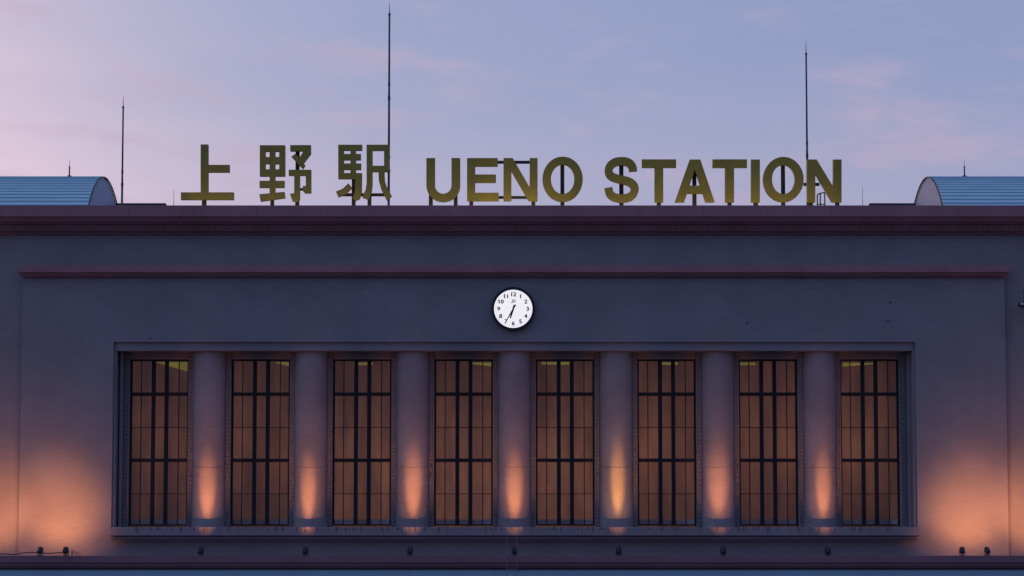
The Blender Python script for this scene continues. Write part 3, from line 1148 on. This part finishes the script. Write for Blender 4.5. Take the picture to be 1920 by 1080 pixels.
YF = -2.95
WARM = (1.0, 0.345, 0.115)
PW = [0.92, 0.95, 1.05, 1.0, 1.25, 0.72, 0.90]
PZ = [2.52, 2.46, 2.62, 2.54, 2.74, 2.76, 2.58]
PXO = [0.02, -0.04, 0.05, 0.0, 0.03, -0.06, 0.04]
PNW = [0.36, 0.34, 0.37, 0.36, 0.30, 0.46, 0.32]
PN = ['dark floodlight under the %s pillar from the cabled twin lamps' % o_ for o_ in ORD[:7]]
for k in range(7):
    x = ax((377, 573, 769, 965, 1160, 1356, 1552)[k], YF, 1030)
    col_ = WARM if k != 4 else (1.0, 0.42, 0.10)
    px_ = pcx[k]
    flood(x, YF, z_led, (px_ + PXO[k], YPF, z_led + PZ[k] - 0.07), PN[k], 'floodlights under the pillars', PW[k] * 900, 400, col_, 36, 1.0, narrow=PNW[k] * 0.88, spsize=66, spel=43, spx=0.46)
SN = [('twin floodlight with a cable, next to the cable plug', 123.5, 128), ('twin floodlight in the middle of the cable run', 75.5, 100),
      ('twin floodlight without cable nearer the windows', 1804, 1802), ('twin floodlight without cable nearer the wall corner', 1851, 1830)]
for nm, px_, tx in SN:
    x = ax(px_, YF, 1030)
    X, Z = at(tx, 955, YP)
    flood(x, YF, z_led, (X, YP, Z), 'dark tilted ' + nm, 'twin floodlights at the facade ends', 215, 150, WARM, 62, 0.85, 0.25 if px_ < 960 else -0.25, spsize=104, spel=30)
for nm, px_, tx in (('floodlight far along the cable beside the facade edge', -42, -14), ('floodlight beyond the stepped wall base', 1968, 1940)):
    x = ax(px_, YF, 1030)
    X, Z = at(tx, 955, YO)
    flood(x, YF, z_led, (X, YO, Z), 'dark tilted ' + nm, 'twin floodlights at the facade ends', 420, 220, WARM, 62, 1.0, spsize=100, spel=32)

# cable between the twin lamps and its loose plug
Yk = YF + 0.12
pts = []
for px_, py_ in ((-60, 1040), (0, 1038.5), (30, 1039.5), (42, 1037), (56, 1035.5), (70, 1036.2), (84, 1037.6), (98, 1037.4), (112, 1036.3), (122, 1036.5)):
    X, Z = at(px_, py_, Yk)
    pts.append((X, Yk, Z))
tag(MB().tube(pts, 0.017, 8).build('power_cable', M['cable'], None, True), 'thin dark power cable sagging between the twin floodlights', 'cable')
X, Z = at(135, 1041, Yk)
t = thing('cable_junction', 'small upright cable junction with loose wires beside the twin lamps', 'cable junction', (X, Yk, z_led))
MB().box(-0.014, 0.014, -0.03, 0.03, 0, 0.20, 0.003).build('upright', M['cable'], t)
for dz, ln in ((0.185, 0.13), (0.125, 0.24), (0.075, 0.17)):
    MB().tube([(0, 0, dz), (ln * 0.5, 0.02, dz - 0.005), (ln, 0.03, dz - 0.03), (ln + 0.08, 0.03, max(0.01, dz - 0.10))], 0.008, 6).build('loose_wire', M['cable'], t, True)

# ------------------------------------------------------------------ floodlights of the roof sign, standing behind the parapet
for k, px_ in enumerate((365, 415, 505, 565, 650, 710, 808, 862, 915, 965, 1010, 1060, 1150, 1190, 1240, 1285, 1330, 1372, 1415, 1460, 1510, 1560)):
    x = ax(px_, 0.25, 380)
    e_ = 30 if px_ < 780 else (56 if 900 < px_ < 1030 else 32)
    t = thing('sign_floodlight', 'small sign floodlight on the flat roof behind the parapet', 'floodlight', (x, 0.27, z_roof), 'sign floodlights behind the parapet')
    MB().box(-0.10, 0.10, -0.06, 0.06, 0, 0.03, 0.005).build('base', M['lampbody'], t)
    MB().box(-0.14, 0.14, -0.07, 0.05, 0.06, 0.24, 0.02).build('body', M['lampbody'], t)
    MB().box(-0.02, 0.02, -0.02, 0.02, 0.03, 0.06).build('stem', M['lampbody'], t)
    MB().box(-0.12, 0.12, -0.05, 0.03, 0.241, 0.247).build('lens', M['lens'], t)
    ld = bpy.data.lights.new('lamp', 'SPOT')
    ld.energy = e_ * 0.55
    ld.color = (1.0, 0.70, 0.28)
    ld.spot_size = R(150)
    ld.spot_blend = 1.0
    ld.shadow_soft_size = 0.10
    lo_ = bpy.data.objects.new('lamp', ld)
    C.objects.link(lo_)
    lo_.parent = t
    lo_.location = (0, 0, 0.27)
    lo_.rotation_mode = 'QUATERNION'
    lo_.rotation_quaternion = aim((0, 0.35, 1.0))

# ------------------------------------------------------------------ lightning rods
def rod(px_, ytop, Y, zbase, label, joints, rad=0.045, tip=0.2, ybase=385):
    X, Zt = at(px_, ytop, Y)
    t = thing('lightning_rod', label, 'lightning rod', (X, Y, zbase), 'lightning rods on the roof')
    H = Zt - zbase
    js = [0.0] + sorted(at(px_, j, Y)[1] - zbase for j in joints) + [H - tip * H]
    for i in range(len(js) - 1):
        r = rad * (1 - 0.24 * i / max(1, len(js) - 2)) if len(js) > 2 else rad
        MB().tube([(0, 0, js[i]), (0, 0, js[i + 1])], [r, r * 0.93], 10).build('pole_section', M['rod'], t, True)
        if i:
            MB().tube([(0, 0, js[i] - 0.06), (0, 0, js[i] + 0.06)], r * 1.28, 10).build('collar', M['rod'], t)
    r = rad * 0.7
    MB().tube([(0, 0, js[-1] - 0.02), (0, 0, js[-1] + 0.05)], r * 1.4, 8).build('collar', M['rod'], t)
    MB().tube([(0, 0, js[-1]), (0, 0, H)], [r * 0.55, 0.006], 8).build('tip', M['rod'], t, True)
    MB().tube([(0, 0, 0), (0, 0, 0.05)], rad * 3, 10).build('base', M['steel'], t)
    return t


rod(231.3, 181, 3.0, z_roof, 'tall slim lightning rod beside the barrel roof near the first sign character', [346, 322], 0.045, 0.08)
rod(730.3, 4, 1.3, z_roof, 'tallest lightning rod rising behind the splayed-leg sign character', [320, 295, 184, 158], 0.050, 0.055)
rod(1511.2, 77, 1.3, z_roof, 'tall lightning rod rising between the last letters O and N', [292, 268], 0.046, 0.07)
rod(326, 355, 4.5, z_roof, 'short thin lightning rod beside the first sign character', [], 0.03, 0.45)
rod(1617, 350, 4.5, z_roof, 'short thin lightning rod past the last letter N', [], 0.03, 0.45)

# hooped ladder top behind the last letter
Yh = 1.6
t = thing('roof_ladder', 'small dark hooped ladder top behind the last letter N', 'ladder', (at(1540, 380, Yh)[0], Yh, z_roof))
hx = [at(p, 375, Yh)[0] - t.location.x for p in (1532.5, 1538, 1546.5)]
hz = [azz(p, Yh) - z_roof for p in (365, 362.5, 361)]
for i in range(3):
    MB().tube([(hx[i], 0.0, 0), (hx[i], 0, hz[i])], 0.025, 8).build('upright', M['steel'], t, True)
MB().tube([(hx[0], 0, hz[0]), (hx[1], 0, hz[1] + 0.0), (hx[2], 0, hz[2])], 0.024, 8).build('top_rail', M['steel'], t, True)
for yy in (383, 372):
    z_ = azz(yy, Yh) - z_roof
    MB().tube([(hx[1 if yy == 372 else 0], 0, z_), (hx[2 if yy == 383 else 1], 0, z_)], 0.02, 8).build('rung', M['steel'], t)

# ------------------------------------------------------------------ barrel vaulted halls behind
def barrel(side):
    pxf, pxr = (165, 218) if side < 0 else (1768.5, 1716)
    Y1 = 8.5
    X = at(pxf, 385, Y1)[0]
    # rear depth where that same X appears at pxr
    Y2 = Y1
    while abs(at(pxr, 385, Y2)[0]) < abs(X):
        Y2 += 0.02
    zf, zr_ = azz(385, Y1), azz(385, Y2)
    # circle through the front and rear chord points, touching the sight line of y = 332
    best = None
    for i in range(400):
        Rad = 4.3 + i * 0.02
        mid = Vector(((Y1 + Y2) / 2, (zf + zr_) / 2))
        ch = Vector((Y2 - Y1, zr_ - zf))
        h = ch.length / 2
        if Rad <= h:
            continue
        nn = Vector((ch.y, -ch.x)).normalized()
        ctr = mid + nn * math.sqrt(Rad * Rad - h * h)
        a = math.atan2(azz(332.5, 10) - CAM.z, 10 - CAM.y)
        top = (CAM.z - ctr.y) * math.cos(a) - (CAM.y - ctr.x) * math.sin(a)   # distance of the line above the centre
        e_ = abs(top - Rad)
        if best is None or e_ < best[0]:
            best = (e_, Rad, ctr)
    _, Rad, ctr = best
    zbase = z_roof
    lab = 'blue metal barrel-vaulted hall roof behind the cornice by the %s' % ('first sign character' if side < 0 else 'end of the sign')
    t = thing('barrel_vault_hall', lab, 'building', (X, ctr.x, zbase), 'barrel-vaulted halls behind the front')
    ty, tz = ctr.x, zbase
    xo = side * 14.0
    # gable wall with fine ribs, under the arc
    n = 60
    half = math.sqrt(max(0.1, Rad * Rad - max(0, zbase - 1.2 - ctr.y) ** 2))
    q = MB()
    ring_ = []
    for i in range(n + 1):
        y = -half + 2 * half * i / n
        zz = ctr.y + math.sqrt(max(0, (Rad - 0.03) ** 2 - y * y)) - tz
        ring_.append((y, max(zz, -1.1)))
    v, f = [], []
    for i, (y, zz) in enumerate(ring_):
        dx = side * (0.02 if i % 2 else 0.0)
        v += [(dx, y, -1.2), (dx, y, zz)]
    for i in range(n):
        f.append((2 * i, 2 * i + 2, 2 * i + 3, 2 * i + 1))
    q.add(v, f)
    q.build('gable', M['gable'], t)
    # dark edge trim of the gable
    q = MB()
    arc = []
    a_lim = math.asin(min(1, half / Rad))
    for i in range(49):
        a = -a_lim + 2 * a_lim * i / 48
        arc.append((-side * 0.04, Rad * math.sin(a), ctr.y + (Rad + 0.01) * math.cos(a) - tz))
    q.tube(arc, 0.032, 6)
    q.build('verge', M['steel'], t, True)
    # roof strips, lapped like boards
    roof = MB()
    ps = 0.31
    da = ps / Rad
    k = int(a_lim / da)
    rparent = None
    for i in range(-k, k):
        a0, a1 = i * da, (i + 1) * da
        q = MB()
        sec = []
        low, high = (0.0, 0.055) if i < 0 else (0.055, 0.0)
        lo_r, hi_r = Rad + 0.042, Rad + 0.0
        # the edge lower on the slope stands proud and laps the strip below it
        r0, r1 = (lo_r, hi_r) if i < 0 else (hi_r, lo_r)
        for a, r in ((a0, r0), ((a0 + a1) / 2, (r0 + r1) / 2), (a1, r1)):
            sec.append((r * math.sin(a), ctr.y + r * math.cos(a) - tz))
        for a, r in ((a1, Rad - 0.04), ((a0 + a1) / 2, Rad - 0.04), (a0, Rad - 0.04)):
            sec.append((r * math.sin(a), ctr.y + r * math.cos(a) - tz))
        xa, xb_ = sorted((0.0, xo))
        q.prism(sec, xa, xb_)
        me = q.mesh('roof_strip', M['roof'])
        link('roof_strip', me, t)
    # low dark eaves gutter running on from the gable
    pe = 312 if side < 0 else 1629
    Yg = ctr.x + half * 0.72
    Xa = at(224 if side < 0 else 1709, 382, Yg)[0] + side * 1.5
    Xb = at(pe, 382, Yg)[0]
    zg = azz(381.5, Yg)
    q = MB()
    x0, x1 = sorted((Xa - X, Xb - X))
    q.box(x0, x1, Yg - ty - 0.15, Yg - ty + 0.15, zbase - tz, zg - tz, 0.03)
    q.build('gutter_wall', M['steel'], t)
    # lightning rod on the ridge
    pr = 130.5 if side < 0 else 1808
    Yr = ctr.x - 0.6
    rod(pr, 299, Yr, ctr.y + Rad * math.cos(math.asin(0.6 / Rad)) + 0.03, 'short lightning rod on the ridge of the %s blue barrel roof' % ('sign-start' if side < 0 else 'sign-end'), [], 0.032, 0.45)
    return t


barrel(-1)
barrel(1)

# ------------------------------------------------------------------ ladder against the ledge, wall bracket at the far end
Yd = YL - 0.06
t = thing('maintenance_ladder', 'slender pale ladder hooked over the ledge below the clock', 'ladder', (ax(959, Yd, 1050), Yd, 0))
lx = [ax(p, Yd, 1050) - t.location.x for p in (950, 969)]
for x in lx:
    MB().tube([(x, 0, 0), (x, 0, azz(1006, Yd))], 0.0085, 6).build('stile', M['ladder'], t, True)
z_ = azz(1046, Yd)
while z_ > 0.2:
    MB().tube([(lx[0], 0, z_), (lx[1], 0, z_)], 0.011, 6).build('rung', M['ladder'], t)
    z_ -= 0.40
Yq = -0.55
X, Z = at(1909, 570.5, Yq)
t = thing('wall_bracket', 'silver horizontal lamp bracket on the wall past the panel corner', 'bracket', (X, Yq, Z))
MB().tube([(0.06, 0, 0), (1.6, 0, 0)], 0.055, 10).build('arm', M['silver'], t, True)
MB().box(0.0, 1.6, -0.05, 0.05, -0.10, -0.05, 0.01).build('underside', M['steel'], t)
MB().tube([(0, 0, 0), (0.07, 0, 0)], 0.06, 10).build('end_cap', M['steel'], t)
MB().tube([(0.32, 0, 0.03), (0.32, 0, 0.28)], [0.13, 0.10], 12).build('lamp_head', M['steel'], t, True)
MB().tube([(0.32, 0, 0.38), (0.32, 0, 0.58)], [0.10, 0.12], 12).build('lamp_head', M['steel'], t, True)
MB().box(0.28, 0.36, -0.02, 0.02, 0.27, 0.39).build('stem', M['steel'], t)
MB().box(0.26, 0.38, 0.04, 0.87, -0.04, 0.04).build('wall_mount', M['steel'], t)
